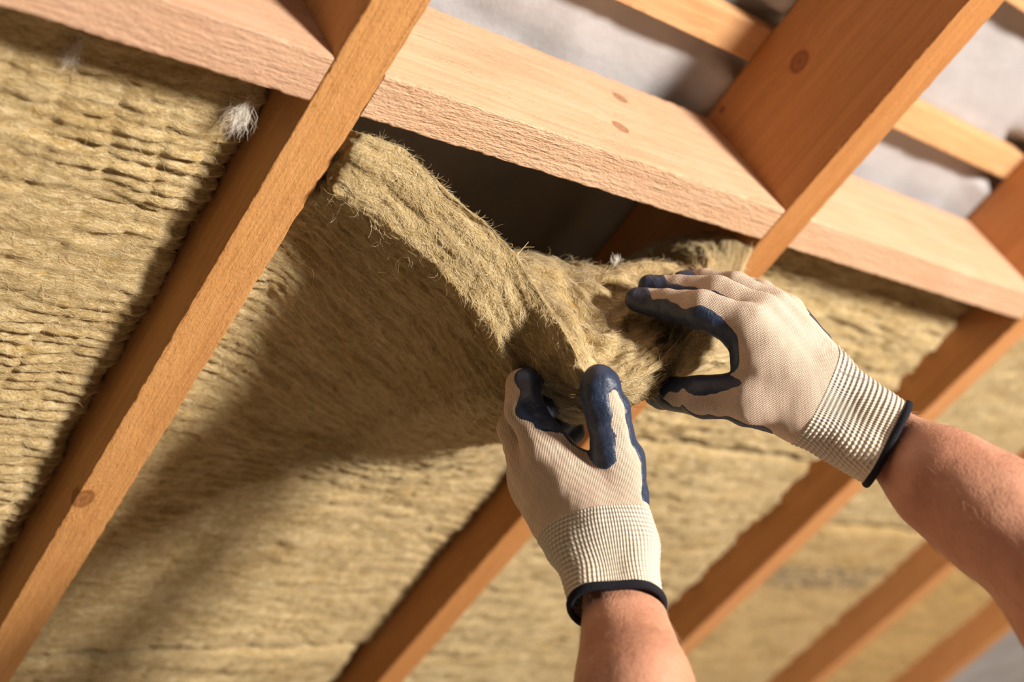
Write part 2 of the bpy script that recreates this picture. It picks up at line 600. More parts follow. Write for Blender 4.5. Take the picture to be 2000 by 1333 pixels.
def tubes(path, rad):
    n, pts = path.shape[:2]
    tg = np.gradient(path, axis=1)
    tg /= np.linalg.norm(tg, axis=2, keepdims=True) + 1e-12
    ref = np.tile(np.array([.31, .87, .37]), (n, 1))[:, None, :]
    s1 = np.cross(tg, ref)
    s1 /= np.linalg.norm(s1, axis=2, keepdims=True) + 1e-12
    s2 = np.cross(tg, s1)
    tap = np.linspace(1, .4, pts)[None, :, None]
    rings = []
    for k in range(3):
        t = 2 * math.pi * k / 3
        rings.append(path + (s1 * math.cos(t) + s2 * math.sin(t)) * rad[:, None, None] * tap)
    Vt = np.stack(rings, 2).reshape(-1, 3)
    base = np.arange(n)[:, None, None] * pts * 3 + np.arange(pts - 1)[None, :, None] * 3
    k = np.arange(3)[None, None, :]
    k2 = (k + 1) % 3
    Ft = np.stack([base + k, base + k2, base + 3 + k2, base + 3 + k], -1).reshape(-1, 4)
    idv = np.repeat(np.arange(n), pts * 3)
    return Vt, Ft, idv


def fibre_mat(name, stops, seedscale=1.0):
    m, nt, b = new_mat(name)
    f = attr(nt, 'tone').outputs['Fac']
    nt.links.new(ramp(nt, f, stops), b.inputs['Base Color'])
    b.inputs['Roughness'].default_value = .6
    b.inputs['Specular IOR Level'].default_value = .3
    return m


FIB = fibre_mat('loose_fibre', [(0, (.30, .19, .07)), (.25, (.62, .46, .20)), (.6, (.80, .67, .40)), (1, (.93, .88, .72))])
WHT = fibre_mat('white_fibre', [(0, (.70, .64, .54)), (1, (.92, .90, .86))])


def add_fibres(root, V, Fq, C, n, seed, name='loose_fibres', mat=None, **kw):
    Vt, Ft, idv = strands(V, Fq, C, n, seed=seed, **kw)
    r = np.random.default_rng(seed + 5)
    tone = r.beta(2, 2, idv.max() + 1)[idv]
    o = mesh_obj(name, tow(Vt), Ft, mat or FIB, parent=root, attrs={'tone': tone})
    tag(o, kind='stuff')
    return o


WOOL = wool_mat()
WOOL_FAR = wool_mat('mineral_wool_amber', warm=.5, val=.96, marks=(12.2 + .09, 12.2 + .42, 12.2 + .095, 12.2 + .150))
WOOL_AMB = wool_mat('mineral_wool_amber_plain', warm=1.0, val=.95)


def flat_batt(u0, u1, v0, v1, nf, mat, step, label, off, nfib=0, amp=1.0, lump=.004, groove=(), group='wool slabs filling the bays', roll=.014, ridge=.0030):
    ns, nt_ = int((u1 - u0) / step), int((v1 - v0) / step)
    S, T = np.linspace(0, u1 - u0, ns), np.linspace(0, v1 - v0, nt_)
    U, V = np.meshgrid(S + u0, T + v0, indexing='ij')
    p = np.stack([U, V, np.zeros_like(U)], -1)
    e = np.minimum(U - u0, u1 - U)
    e2 = np.minimum(V - v0, v1 - V)
    wob = 1 + .9 * vnoise(p, (0, 26, 0), off) + .5 * vnoise(p, (0, 70, 0), off + 3)
    fr = nf + roll * np.exp(-e / .007) * np.clip(wob, .1, 3) + .008 * np.exp(-e2 / .006)
    F = np.stack([U, V, fr], -1)
    B = np.stack([U, V, np.full_like(U, .136)], -1)
    Vx, Fq, C = slab('x', F, B, S, T, .09, 10, mat, off=off, amp=amp, lump=lump, groove=groove, ridge=ridge)
    Vx[:, 0] = np.clip(Vx[:, 0], u0 + .0004, u1 - .0004)
    Vx[:, 2] = np.minimum(Vx[:, 2], .148)
    Vx[:, 1] = np.clip(Vx[:, 1], v0 + .0004, v1 - .0004)
    o = mesh_obj('insulation_batt', tow(Vx), Fq, mat, attrs={'mc': C + off})
    tag(o, label, 'insulation slab', group)
    if nfib:
        front = (np.abs(C[Fq].mean(1)[:, 2]) < .012).astype(float)
        add_fibres(o, Vx, Fq, C, nfib, int(off * 10) + 1, sel=front)
    return o, Vx, Fq, C


E_ = .0005
b0 = flat_batt(RU[0] + RW + E_, RU[1] - E_, NV0 + NVW + .001, 1.10, .040, WOOL, .0028,
               'ridged yellow-brown wool slab filling the left bay under the top left noggin', 1.7, 14000, groove=(.145,))
flat_batt(RU[1] + RW + E_, RU[2] - E_, 1.0875, 1.75, .045, WOOL, .004,
          'wool slab at the bottom edge, butted below the pulled-out slab', 4.2, 3000)
flat_batt(RU[2] + RW + E_, RU[3] - E_, NV0 + NVW + .001, .685, .050, WOOL, .0038,
          'lumpy wool slab under the right noggin, behind the cuff of the right glove', 6.1, 3000, lump=.009, amp=1.5)
flat_batt(RU[2] + RW + E_, RU[3] - E_, .687, 1.75, .050, WOOL, .0045,
          'wool slab between the two gloves and the bottom edge, behind the left wrist', 8.3, 0, lump=.006, amp=1.2)
flat_batt(RU[3] + RW + E_, RU[4] - E_, NV0 + NVW, .818, .052, WOOL, .006,
          'blurred wool slab behind the right forearm, above the slab with dark print', 9.9, 0, amp=.8)
flat_batt(RU[3] + RW + E_, RU[4] - E_, .821, 1.75, .052, WOOL_FAR, .006,
          'blurred amber wool slab with a dark printed stripe, right of the left wrist', 12.2, 0, amp=.7)
flat_batt(RU[4] + RW + E_, RU[5] - E_, NV0 + NVW, 1.75, .055, WOOL_AMB, .008,
          'blurred amber wool slab in the last filled bay, under the right forearm at lower right', 14.6, 0, amp=.7)

# ---- the slab being pulled out by the gloves: control points (roof frame) from its left end against the rafter to its right end
U0, U1 = RU[1] + RW + .002, RU[2] - .002
JF, JB = .050, .136
a_ = at_u
cols = [
    (0.0, [(.478, .364, -.002), (.477, .395, .045), (.476, .43, .085), (.476, .50, .120), (.475, .60, .134)],
          [(.477, .406, -.013), (.476, .43, .005), (.476, .46, .022), (.476, .52, .038), (.475, .62, .047)]),
    (.20, [(.522, .367, -.007), (.52, .405, .04), (.52, .44, .08), (.52, .51, .115), (.52, .60, .133)],
          [(.512, .413, -.023), (.512, .44, .0), (.515, .47, .018), (.52, .53, .034), (.52, .63, .047)]),
    (.40, [(.567, .378, -.032), (.57, .42, .015), (.572, .46, .06), (.575, .53, .105), (.575, .62, .13)],
          [(.556, .425, -.049), (.56, .455, -.024), (.565, .49, -.002), (.57, .56, .024), (.57, .65, .043)]),
    (.58, [(.603, .387, -.054), (.61, .43, -.01), (.615, .475, .04), (.62, .54, .095), (.62, .63, .128)],
          [(.589, .433, -.084), (.60, .465, -.055), (.608, .505, -.028), (.615, .58, .008), (.62, .67, .036)]),
    (.76, [(.631, .403, -.098), (.645, .415, -.045), (.665, .44, .005), (.67, .53, .08), (.67, .64, .126)],
          [a_(1000, 708, .945), (.632, .485, -.085), (.64, .53, -.058), (.655, .60, -.012), (.67, .69, .03)]),
    (.92, [a_(1112, 670, .912), (.67, .405, -.075), (.695, .42, -.02), (.70, .52, .06), (.70, .65, .122)],
          [a_(1036, 743, .950), (.650, .495, -.105), (.66, .545, -.075), (.68, .62, -.022), (.70, .71, .028)]),
    (1.04, [a_(1148, 738, .905), (.680, .402, -.108), (.712, .400, -.048), (.735, .50, .04), (.74, .65, .118)],
          [a_(1085, 764, .950), (.672, .50, -.115), (.69, .555, -.085), (.715, .63, -.03), (.73, .72, .026)]),
    (1.20, [(.669, .406, -.177), (.700, .392, -.122), (.738, .386, -.060), (.765, .485, .03), (.775, .65, .115)],
          [(.679, .425, -.180), (.70, .49, -.14), (.73, .55, -.095), (.755, .63, -.035), (.77, .72, .024)]),
    (1.38, [(.703, .389, -.168), (.735, .378, -.120), (.772, .373, -.064), (.80, .47, .03), (.81, .64, .115)],
          [(.722, .412, -.174), (.742, .47, -.13), (.765, .54, -.085), (.79, .62, -.03), (.81, .72, .026)]),
    (1.56, [(.756, .375, -.132), (.79, .372, -.085), (.828, .372, -.045), (.845, .46, .035), (.855, .63, .118)],
          [a_(1348, 688, .995), a_(1362, 722, 1.06), (.81, .52, -.06), (.835, .61, -.012), (.85, .71, .03)]),
    (1.80, [(.85, .37, -.07), (.868, .372, -.03), (.885, .39, .02), (.895, .46, .07), (.895, .62, .125)],
          [a_(1425, 660, 1.06), a_(1436, 690, 1.13), (.88, .52, -.01), (.89, .60, .02), (.895, .70, .04)]),
    (2.0, [(.928, .362, -.004), (.93, .38, .04), (.93, .42, .08), (.93, .50, .12), (.93, .60, .134)],
          [(.925, .40, -.015), (.93, .43, .01), (.93, .47, .025), (.93, .54, .038), (.93, .63, .046)])]
cols = [(k_, b_ + [(b_[-1][0], .80, JB)], f_ + [(f_[-1][0], .80, JF)]) for k_, b_, f_ in cols]


def held():
    ks = [c[0] for c in cols]
    Bc = np.array([c[1] for c in cols])
    Fc = np.array([c[2] for c in cols])
    # extra straight run down to the seam
    seam = 1.082
    def full(A, n):
        out = np.concatenate([A, np.stack([A[:, -1, 0], np.full(len(A), seam), np.full(len(A), n)], -1)[:, None]], 1)
        u = np.linspace(U0, U1, len(A))
        sfrac = (np.array(ks) / ks[-1])
        out[:, -1, 0] = U0 + (U1 - U0) * sfrac
        out[:, -2, 0] = .6 * out[:, -2, 0] + .4 * out[:, -1, 0]
        return out
    Bc, Fc = full(Bc, JB), full(Fc, JF)
    ns, nt_ = 210, 270
    s = np.linspace(0, 2, ns)
    t = np.linspace(0, 1, nt_) ** 1.0
    tk = [0, .09, .18, .30, .45, .68, 1.0]
    def surf(A):
        X = herm(ks, A, s)                                     # ns, 6, 3
        X = np.swapaxes(X, 0, 1)
        return np.swapaxes(herm(tk, X, t), 0, 1)
    F, B = surf(Fc), surf(Bc)
    S, T = s / 2 * .475, t * .73
    V, Fq, C = slab('x', F, B, S, T, .08, 26, WOOL, off=3.3, amp=1.0, lump=.0045, ridge=.0016)
    # looser, lumpier back face near the folded end
    N = vnormals(V, Fq)
    k = (C[:, 2] > .07) & (C[:, 1] < .3)
    V = V + N * (k * (.0060 * vnoise(C, (45, 38, 0), 2) + .0035 * vnoise(C, (90, 110, 0), 5)) * np.clip(C[:, 0] / .15, 0, 1) * np.clip((.44 - C[:, 0]) / .05, .1, 1) * np.clip(C[:, 1] / .02, .15, 1))[:, None]
    ins = V[:, 2] > 0
    V[ins, 0] = np.clip(V[ins, 0], U0 - .0015, U1 + .0015)
    V[:, 1] = np.minimum(V[:, 1], 1.0835)
    V[:, 2] = np.minimum(V[:, 2], .148)
    o = mesh_obj('insulation_batt', tow(V), Fq, WOOL, attrs={'mc': C + 3.3})
    tag(o, 'loose yellow-brown wool slab folded out of the middle bay and gripped by both gloves', 'insulation slab')
    fc = C[Fq].mean(1)
    endf = (fc[:, 1] < .001)
    back = (fc[:, 2] > .079) & (fc[:, 1] < .26)
    front = (fc[:, 2] < .001)
    add_fibres(o, V, Fq, C, 15000, 11, sel=endf.astype(float), name='end_fibres', rad=(.00008, .00018), length=(.004, .013), vary=.5, lift=.0008, stick=.035)
    add_fibres(o, V, Fq, C, 12000, 12, sel=back.astype(float), name='back_fibres', rad=(.00007, .00015), length=(.005, .016), vary=.9, lift=.001, stick=.04)
    add_fibres(o, V, Fq, C, 22000, 13, sel=front.astype(float), name='front_fibres', length=(.006, .018), vary=.95, stick=.03, curly=1.8)
    return o


held_batt = held()


def tuft(parent, centre, n, L, label, seed, mat=WHT, spread=.0035, dirn=(-.3, 1.2, -.5), rad=(.00008, .00018)):
    r = np.random.default_rng(seed)
    dirn = np.array(dirn)
    p = np.array(centre) + r.normal(0, spread, (n, 3)) * np.array([.6, 1, .4])
    d = np.array(dirn) + r.normal(0, .55, (n, 3))
    d /= np.linalg.norm(d, axis=1, keepdims=True)
    cur = r.normal(0, 1, (n, 3))
    out = []
    for i in range(9):
        out.append(p.copy())
        d2 = d + cur * math.sin(i * .8) * .5
        p = p + d2 / np.linalg.norm(d2, axis=1, keepdims=True) * (L / 9) * r.uniform(.6, 1.2, n)[:, None]
    Vt, Ft, idv = tubes(np.stack(out, 1), r.uniform(*rad, n))
    o = mesh_obj('loose_tuft', tow(Vt), Ft, mat, parent=parent, attrs={'tone': r.random(n)[idv]})
    tag(o, label, kind='stuff')


tuft(b0[0], (.405, .385, .030), 130, .030, 'white frayed tuft at the corner of the slab', 3)
tuft(held_batt, at_u(1202, 516, 1.02), 60, .011, 'pale stiff splinter of wool on the fold', 7, spread=.0012, dirn=(-.2, -.9, .3))
tuft(held_batt, at_u(1008, 500, .94), 5, .022, 'long curled strand on the edge', 9, mat=FIB, spread=.001, dirn=(1.2, -.4, -.2), rad=(.0003, .0005))
tuft(b0[0], (.285, .385, .040), 120, .016, 'pale curled tuft under the noggin', 4)


# ------------------------------------------------------------------ the person: forearms, knit gloves with dipped palms
def surface_nets(f, org, h):
    nx, ny, nz = f.shape
    s = f < 0
    cs = np.zeros((nx - 1, ny - 1, nz - 1), int)
    for dx in (0, 1):
        for dy in (0, 1):
            for dz in (0, 1):
                cs += s[dx:nx - 1 + dx, dy:ny - 1 + dy, dz:nz - 1 + dz]
    act = (cs > 0) & (cs < 8)
    ci = np.argwhere(act)
    idx = np.full(act.shape, -1, int)
    idx[act] = np.arange(len(ci))
    acc = np.zeros((len(ci), 3))
    cnt = np.zeros(len(ci))
    corners = [(0, 0, 0), (1, 0, 0), (0, 1, 0), (1, 1, 0), (0, 0, 1), (1, 0, 1), (0, 1, 1), (1, 1, 1)]
    edges = [(0, 1), (2, 3), (4, 5), (6, 7), (0, 2), (1, 3), (4, 6), (5, 7), (0, 4), (1, 5), (2, 6), (3, 7)]
    for a_, b_ in edges:
        ca, cb = np.array(corners[a_]), np.array(corners[b_])
        fa = f[tuple((ci + ca).T)]
        fb = f[tuple((ci + cb).T)]
        m = (fa < 0) != (fb < 0)
        t = np.where(m, fa / np.where(m, fa - fb, 1), 0)
        acc[m] += (ca + (cb - ca) * t[:, None])[m]
        cnt[m] += 1
    V = (ci + acc / cnt[:, None]) * h + org
    Fs = []
    for ax_ in range(3):
        sl0 = [slice(None)] * 3
        sl1 = [slice(None)] * 3
        sl0[ax_] = slice(0, -1)
        sl1[ax_] = slice(1, None)
        ch = s[tuple(sl0)] != s[tuple(sl1)]
        e = np.argwhere(ch)
        o1, o2 = (ax_ + 1) % 3, (ax_ + 2) % 3
        e = e[(e[:, o1] > 0) & (e[:, o2] > 0) & (e[:, o1] < f.shape[o1] - 1) & (e[:, o2] < f.shape[o2] - 1)]
        d1 = np.zeros(3, int)
        d1[o1] = 1
        d2 = np.zeros(3, int)
        d2[o2] = 1
        q = np.stack([idx[tuple((e - d1 - d2).T)], idx[tuple((e - d2).T)], idx[tuple(e.T)], idx[tuple((e - d1).T)]], 1)
        neg = s[tuple(e.T)]
        q[~neg] = q[~neg][:, ::-1]
        Fs.append(q)
    return V, np.concatenate(Fs)


def cap(p, b):
    A, B, ra, rb = b[:4]
    ab = B - A
    L2 = (ab ** 2).sum()
    t = np.clip(((p - A) @ ab) / L2, 0, 1)
    return np.linalg.norm(p - (A + t[..., None] * ab), axis=-1) - (ra + (rb - ra) * t)


def smin(a_, b_, k):
    h = np.clip(.5 + .5 * (b_ - a_) / k, 0, 1)
    return b_ * (1 - h) + a_ * h - k * h * (1 - h)


def bone(p, q, *dirs, tip=0, nm=''):
    """p, q = (x, y, distance, radius) ; dirs = (dx, dy, dz, threshold) of the dipped side"""
    A, B = at_c(*p[:3]), at_c(*q[:3])
    return (A.astype(np.float32), B.astype(np.float32), p[3] / FPX * p[2], q[3] / FPX * q[2], dirs, tip)


def field(P, palm, fingers, kp=.012, kf=.009):
    d = cap(P, palm[0])
    for b in palm[1:]:
        d = smin(d, cap(P, b), kp)
    out = d
    for ch in fingers:
        f = cap(P, ch[0])
        for b in ch[1:]:
            f = smin(f, cap(P, b), .004)
        out = smin(out, smin(d, f, kf), .0012)
    return out


def grid_mesh(bones_all, fn, h, pad=.006):
    pts = np.concatenate([np.stack([b[0] - max(b[2], b[3]), b[1] - max(b[2], b[3]), b[0] + max(b[2], b[3]), b[1] + max(b[2], b[3])]) for b in bones_all])
    lo, hi = pts.min(0) - pad, pts.max(0) + pad
    n = np.ceil((hi - lo) / h).astype(int) + 1
    f = np.empty(n, np.float32)
    ys = (lo[1] + np.arange(n[1]) * h).astype(np.float32)
    zs = (lo[2] + np.arange(n[2]) * h).astype(np.float32)
    for i0 in range(0, n[0], 24):
        i1 = min(n[0], i0 + 24)
        xs = (lo[0] + np.arange(i0, i1) * h).astype(np.float32)
        P = np.stack(np.meshgrid(xs, ys, zs, indexing='ij'), -1)
        f[i0:i1] = fn(P)
    return surface_nets(f, lo, h)


def relax(V, F, it=2, k=.5):
    for _ in range(it):
        acc = np.zeros_like(V)
        cnt = np.zeros(len(V))
        for a_, b_ in ((0, 1), (1, 2), (2, 3), (3, 0)):
            for j in range(3):
                acc[:, j] += np.bincount(F[:, a_], V[F[:, b_], j], len(V)) + np.bincount(F[:, b_], V[F[:, a_], j], len(V))
            cnt += np.bincount(F[:, a_], minlength=len(V)) + np.bincount(F[:, b_], minlength=len(V))
        V = V + k * (acc / cnt[:, None] - V)
    return V


def sub_mesh(name, V, F, keep_v, mat, parent, attrs=None):
    fk = keep_v[F].all(1)
    F2 = F[fk]
    used = np.unique(F2)
    mp = np.full(len(V), -1, int)
    mp[used] = np.arange(len(used))
    return mesh_obj(name, cam_w(V[used]), mp[F2], mat, parent=parent, attrs={k: v[used] for k, v in (attrs or {}).items()})


def knit_mat():
    m, nt, b = new_mat('cream_knit')
    mc = attr(nt, 'mc').outputs['Vector']
    wob = noise(nt, mapping(nt, mc, (40, 40, 40)), 1, 2)
    sx = nt.nodes.new('ShaderNodeSeparateXYZ')
    nt.links.new(mc, sx.inputs[0])
    ph = math_n(nt, 'ADD', math_n(nt, 'MULTIPLY', sx.outputs[0], 2 * math.pi / .00115), math_n(nt, 'MULTIPLY', wob, 14))
    ph2 = math_n(nt, 'ADD', math_n(nt, 'MULTIPLY', sx.outputs[1], 2 * math.pi / .0012), math_n(nt, 'MULTIPLY', wob, 9))
    rib = math_n(nt, 'MULTIPLY', math_n(nt, 'ADD', math_n(nt, 'SINE', ph), 1), .5)
    pur = math_n(nt, 'MULTIPLY', math_n(nt, 'ADD', math_n(nt, 'SINE', ph2), 1), .5)
    h = math_n(nt, 'ADD', rib, math_n(nt, 'MULTIPLY', math_n(nt, 'MULTIPLY', pur, rib), .8))
    fine = noise(nt, mapping(nt, mc, (900, 900, 900)), 1, 3)
    h = math_n(nt, 'ADD', h, math_n(nt, 'MULTIPLY', fine, .5))
    c = ramp(nt, h, [(.15, (.50, .33, .23)), (.7, (.70, .54, .41)), (1.0, (.78, .64, .51))])
    nt.links.new(c, b.inputs['Base Color'])
    b.inputs['Roughness'].default_value = .85
    b.inputs['Specular IOR Level'].default_value = .2
    b.inputs['Sheen Weight'].default_value = .12
    nt.links.new(bump(nt, h, .0006, .85), b.inputs['Normal'])
    return m


def cuff_mat():
    """mc = (round the wrist, along the cuff from the knit edge, 0)"""
    m, nt, b = new_mat('ribbed_cuff')
    mc = attr(nt, 'mc').outputs['Vector']
    sx = nt.nodes.new('ShaderNodeSeparateXYZ')
    nt.links.new(mc, sx.inputs[0])
    a_ = math_n(nt, 'SINE', math_n(nt, 'MULTIPLY', sx.outputs[0], 2 * math.pi / .0028))
    r_ = math_n(nt, 'SINE', math_n(nt, 'MULTIPLY', sx.outputs[1], 2 * math.pi / .0036))
    h = math_n(nt, 'ADD', math_n(nt, 'MULTIPLY', a_, .8), math_n(nt, 'MULTIPLY', r_, .9))
    gap = math_n(nt, 'MULTIPLY', math_n(nt, 'SUBTRACT', -.05, r_), 1.1, clamp=True)
    gap = math_n(nt, 'MAXIMUM', gap, math_n(nt, 'MULTIPLY', math_n(nt, 'SUBTRACT', -.2, a_), 1.3, clamp=True))
    fade = math_n(nt, 'MULTIPLY', math_n(nt, 'SUBTRACT', .060, sx.outputs[1]), 24, clamp=True)
    fine = noise(nt, mapping(nt, mc, (900, 900, 900)), 1, 3)
    c = mix(nt, math_n(nt, 'MULTIPLY', gap, math_n(nt, 'MULTIPLY', fade, .68)), (.74, .65, .52), (.30, .32, .34))
    c = mix(nt, .5, c, ramp(nt, fine, [(.3, (.78, .74, .68)), (.6, (1, 1, 1))]), 'MULTIPLY')
    nt.links.new(c, b.inputs['Base Color'])
    b.inputs['Roughness'].default_value = .85
    b.inputs['Specular IOR Level'].default_value = .2
    nt.links.new(bump(nt, math_n(nt, 'ADD', h, fine), .0005, .8), b.inputs['Normal'])
    return m


def latex_mat():
    m, nt, b = new_mat('navy_latex')
    tc = nt.nodes.new('ShaderNodeTexCoord').outputs['Object']
    n1 = noise(nt, mapping(nt, tc, (130, 130, 130)), 1, 5, .65, .6)
    n2 = noise(nt, mapping(nt, tc, (700, 700, 700)), 1, 3)
    nt.links.new(ramp(nt, n1, [(.3, (.014, .024, .055)), (.7, (.030, .050, .100))]), b.inputs['Base Color'])
    b.inputs['Roughness'].default_value = .42
    b.inputs['Specular IOR Level'].default_value = .5
    nt.links.new(bump(nt, math_n(nt, 'ADD', n1, math_n(nt, 'MULTIPLY', n2, .35)), .0012, .8), b.inputs['Normal'])
    return m


def skin_mat():
    m, nt, b = new_mat('skin')
    tc = nt.nodes.new('ShaderNodeTexCoord').outputs['Object']
    n1 = noise(nt, mapping(nt, tc, (22, 22, 22)), 1, 4)
    n2 = noise(nt, mapping(nt, tc, (520, 520, 520)), 1, 3)
    c = ramp(nt, n1, [(.3, (.44, .20, .12)), (.5, (.53, .26, .165)), (.7, (.58, .31, .205))])
    nt.links.new(c, b.inputs['Base Color'])
    b.inputs['Roughness'].default_value = .5
    b.inputs['Specular IOR Level'].default_value = .4
    b.inputs['Subsurface Weight'].default_value = .12
    b.inputs['Subsurface Radius'].default_value = (.008, .003, .0015)
    b.inputs['Subsurface Scale'].default_value = .6
    nt.links.new(bump(nt, math_n(nt, 'ADD', n2, math_n(nt, 'MULTIPLY', noise(nt, mapping(nt, tc, (150, 150, 150)), 1, 3), 1.2)), .0007, .7), b.inputs['Normal'])
    return m


KNIT, CUFF, LATEX, SKIN = knit_mat(), cuff_mat(), latex_mat(), skin_mat()
HEM = plain('black_hem', (.012, .012, .018), .85, .2, 900, .0006)


def make_glove(parent, palm, cuffb, fingers, wrist, hem, tilt, label):
    """wrist / hem: centre (x, y, z) of the knit-cuff line and of the hem; the hem's plane is square to the arm, leaned by tilt"""
    Wc, Hc = at_c(*wrist), at_c(*hem)
    axd = Hc - Wc
    axd /= np.linalg.norm(axd)
    hn = axd + np.array(tilt)
    hn /= np.linalg.norm(hn)
    allb = palm + cuffb + [b for ch in fingers for b in ch]
    fn = lambda P: smin(field(P, palm, fingers), smin(cap(P, cuffb[0]), cap(P, cuffb[1]), .016), .014)
    V, F = grid_mesh(allb, fn, .0012)
    V = relax(V, F, 2)
    N = vnormals(V, F)
    # soft folds in the knit
    fold = .0007 * vnoise(V, (70, 45, 60)) + .0004 * vnoise(V, (150, 90, 120), 4)
    V = V + N * fold[:, None]
    N = vnormals(V, F)
    along = (V - Wc) @ axd
    hd = (V - Hc) @ hn
    # dipped side
    ds = np.stack([cap(V, b) for b in allb], 1)
    w = np.exp(-np.maximum(ds + .001, 0) / .0032) + 1e-9
    cs = np.zeros((len(V), len(allb)))
    for i, b in enumerate(allb):
        if not b[4]:
            cs[:, i] = -1.0
            continue
        cs[:, i] = np.max([N @ (np.array(d[:3]) / np.linalg.norm(d[:3])) - d[3] for d in b[4]], 0)
        if b[5]:
            ab = b[1] - b[0]
            t = ((V - b[0]) @ ab) / (ab @ ab)
            cs[:, i] += 1.5 * np.clip((t - b[5]) * 1.2, 0, 1.5)
    c = (w * cs).sum(1) / w.sum(1)
    c = c + .03 * vnoise(V, 45, 3)
    c = np.minimum(c, (-along - .004) / .02)
    cross = np.cross(axd, [0, 0, -1.0])
    cross /= np.linalg.norm(cross)
    up = np.cross(axd, cross)
    mc = np.stack([(V - Wc) @ cross, along, (V - Wc) @ up], 1)
    ca = along - .010 * 0
    # knit back (the glove's own mesh)
    root = sub_mesh('work_glove', V, F, (along < .004), KNIT, parent, {'mc': mc})
    root['label'] = label
    # cuff
    ang = np.arctan2(mc[:, 2], mc[:, 0])
    rr = .030
    mcc = np.stack([ang * rr, along, np.zeros_like(along)], 1)
    ribs = .00035 * np.sin(along * 2 * math.pi / .0036)
    Vc = V + N * (np.clip(along * .5, -.0007, .0006) + ribs * (along > 0))[:, None]
    sub_mesh('knit_cuff', Vc, F, (along > -.003) & (hd < .0012), CUFF, root, {'mc': mcc})['label'] = 'ribbed cream and grey cuff'
    # coating, dipping under the knit where it ends
    wr = .0005 * vnoise(V, (160, 160, 160), 2) + .0013 * np.maximum(vnoise(V, (75, 75, 75), 6), -.2)
    Vd = V + N * np.clip(c * .006, -.0008, .0007)[:, None] + N * (wr * np.clip(c * 2, 0, 1))[:, None]
    sub_mesh('palm_coating', Vd, F, c > -.16, LATEX, root)['label'] = 'navy rubber dipped palm and fingertips'
    # hem
    def hemf(P):
        d = smin(cap(P, cuffb[0]), cap(P, cuffb[1]), .016)
        pl = (P - Hc.astype(np.float32)) @ hn.astype(np.float32)
        return np.sqrt((d - .0004) ** 2 + (pl * .8) ** 2) - .0024
    lowb = [(Hc - .05, Hc + .05, .0, .0, (), 0)]
    Vh, Fh = grid_mesh(lowb, hemf, .0011)
    Vh = relax(Vh, Fh, 2)
    mesh_obj('hem_band', cam_w(Vh), Fh, HEM, parent=root)['label'] = 'black rolled hem'
    return root


P1 = (.35, .1, .93, .12)
TH = (.62, 0, .78, .0)
left_palm = [
    bone((1185, 1060, .878, 46), (1075, 892, .915, 44), P1),
    bone((1150, 1065, .882, 50), (1042, 905, .935, 46), P1),
    bone((1120, 1062, .892, 46), (1038, 925, .955, 44), P1),
    bone((1112, 1062, .900, 42), (1046, 960, .960, 46), P1),
    bone((1222, 1065, .876, 54), (1212, 905, .910, 44), TH),
    bone((1175, 1040, .880, 58), (1128, 938, .915, 54), P1, (.15, -.95, .15, .80))]
left_cuff = [bone((1140, 1076, .878, 56), (1182, 1240, .838, 52)), bone((1226, 1073, .875, 54), (1250, 1235, .838, 54))]
FD = (.72, .1, -.55, 0)
left_fingers = [
    [bone((1072, 885, .917, 43), (1024, 802, .925, 38), (.9, .2, -.12, 0), (.4, .2, .9, .2)),
     bone((1024, 802, .925, 38), (1020, 752, .94, 31), FD, (.4, 0, .9, 0)),
     bone((1020, 752, .94, 31), (1045, 738, .955, 25), FD, (.4, 0, .9, 0), tip=.05)],
    [bone((1040, 905, .937, 42), (1009, 838, .955, 36), (.8, 0, .5, .1), (.8, -.35, -.45, .35)),
     bone((1009, 838, .955, 36), (1060, 792, .975, 30), (.7, -.3, -.4, -.05), (.5, -.5, .5, 0)),
     bone((1060, 792, .975, 30), (1108, 772, .985, 27), (.5, -.3, -.5, -.4), tip=.01)],
    [bone((1040, 930, .957, 40), (1017, 872, .980, 33), (.8, 0, .5, .1)),
     bone((1017, 872, .980, 33), (1075, 837, .995, 29), (.7, -.3, -.4, -.1), (.5, -.5, .5, 0)),
     bone((1075, 837, .995, 29), (1122, 805, 1.0, 26), (.5, -.3, -.5, -.4), tip=.01)],
    [bone((1050, 955, .97, 36), (1042, 897, .995, 30), (.8, 0, .5, .1)),
     bone((1042, 897, .995, 30), (1088, 864, 1.005, 26), (.7, -.3, -.4, -.1)),
     bone((1088, 864, 1.005, 26), (1118, 840, 1.01, 24), (.5, -.3, -.5, -.4), tip=.01)],
    [bone((1203, 905, .905, 46), (1190, 834, .897, 38), (-.95, .1, -.05, -.05), TH),
     bone((1190, 834, .897, 38), (1185, 804, .893, 41), (-.95, .1, -.05, .0), TH),
     bone((1185, 804, .893, 41), (1174, 772, .890, 36), (-.95, -.1, -.15, .0), TH),
     bone((1174, 772, .890, 36), (1172, 752, .890, 37), (-.9, -.2, -.35, .0), (.5, -.1, .8, -.1), tip=.2)]]

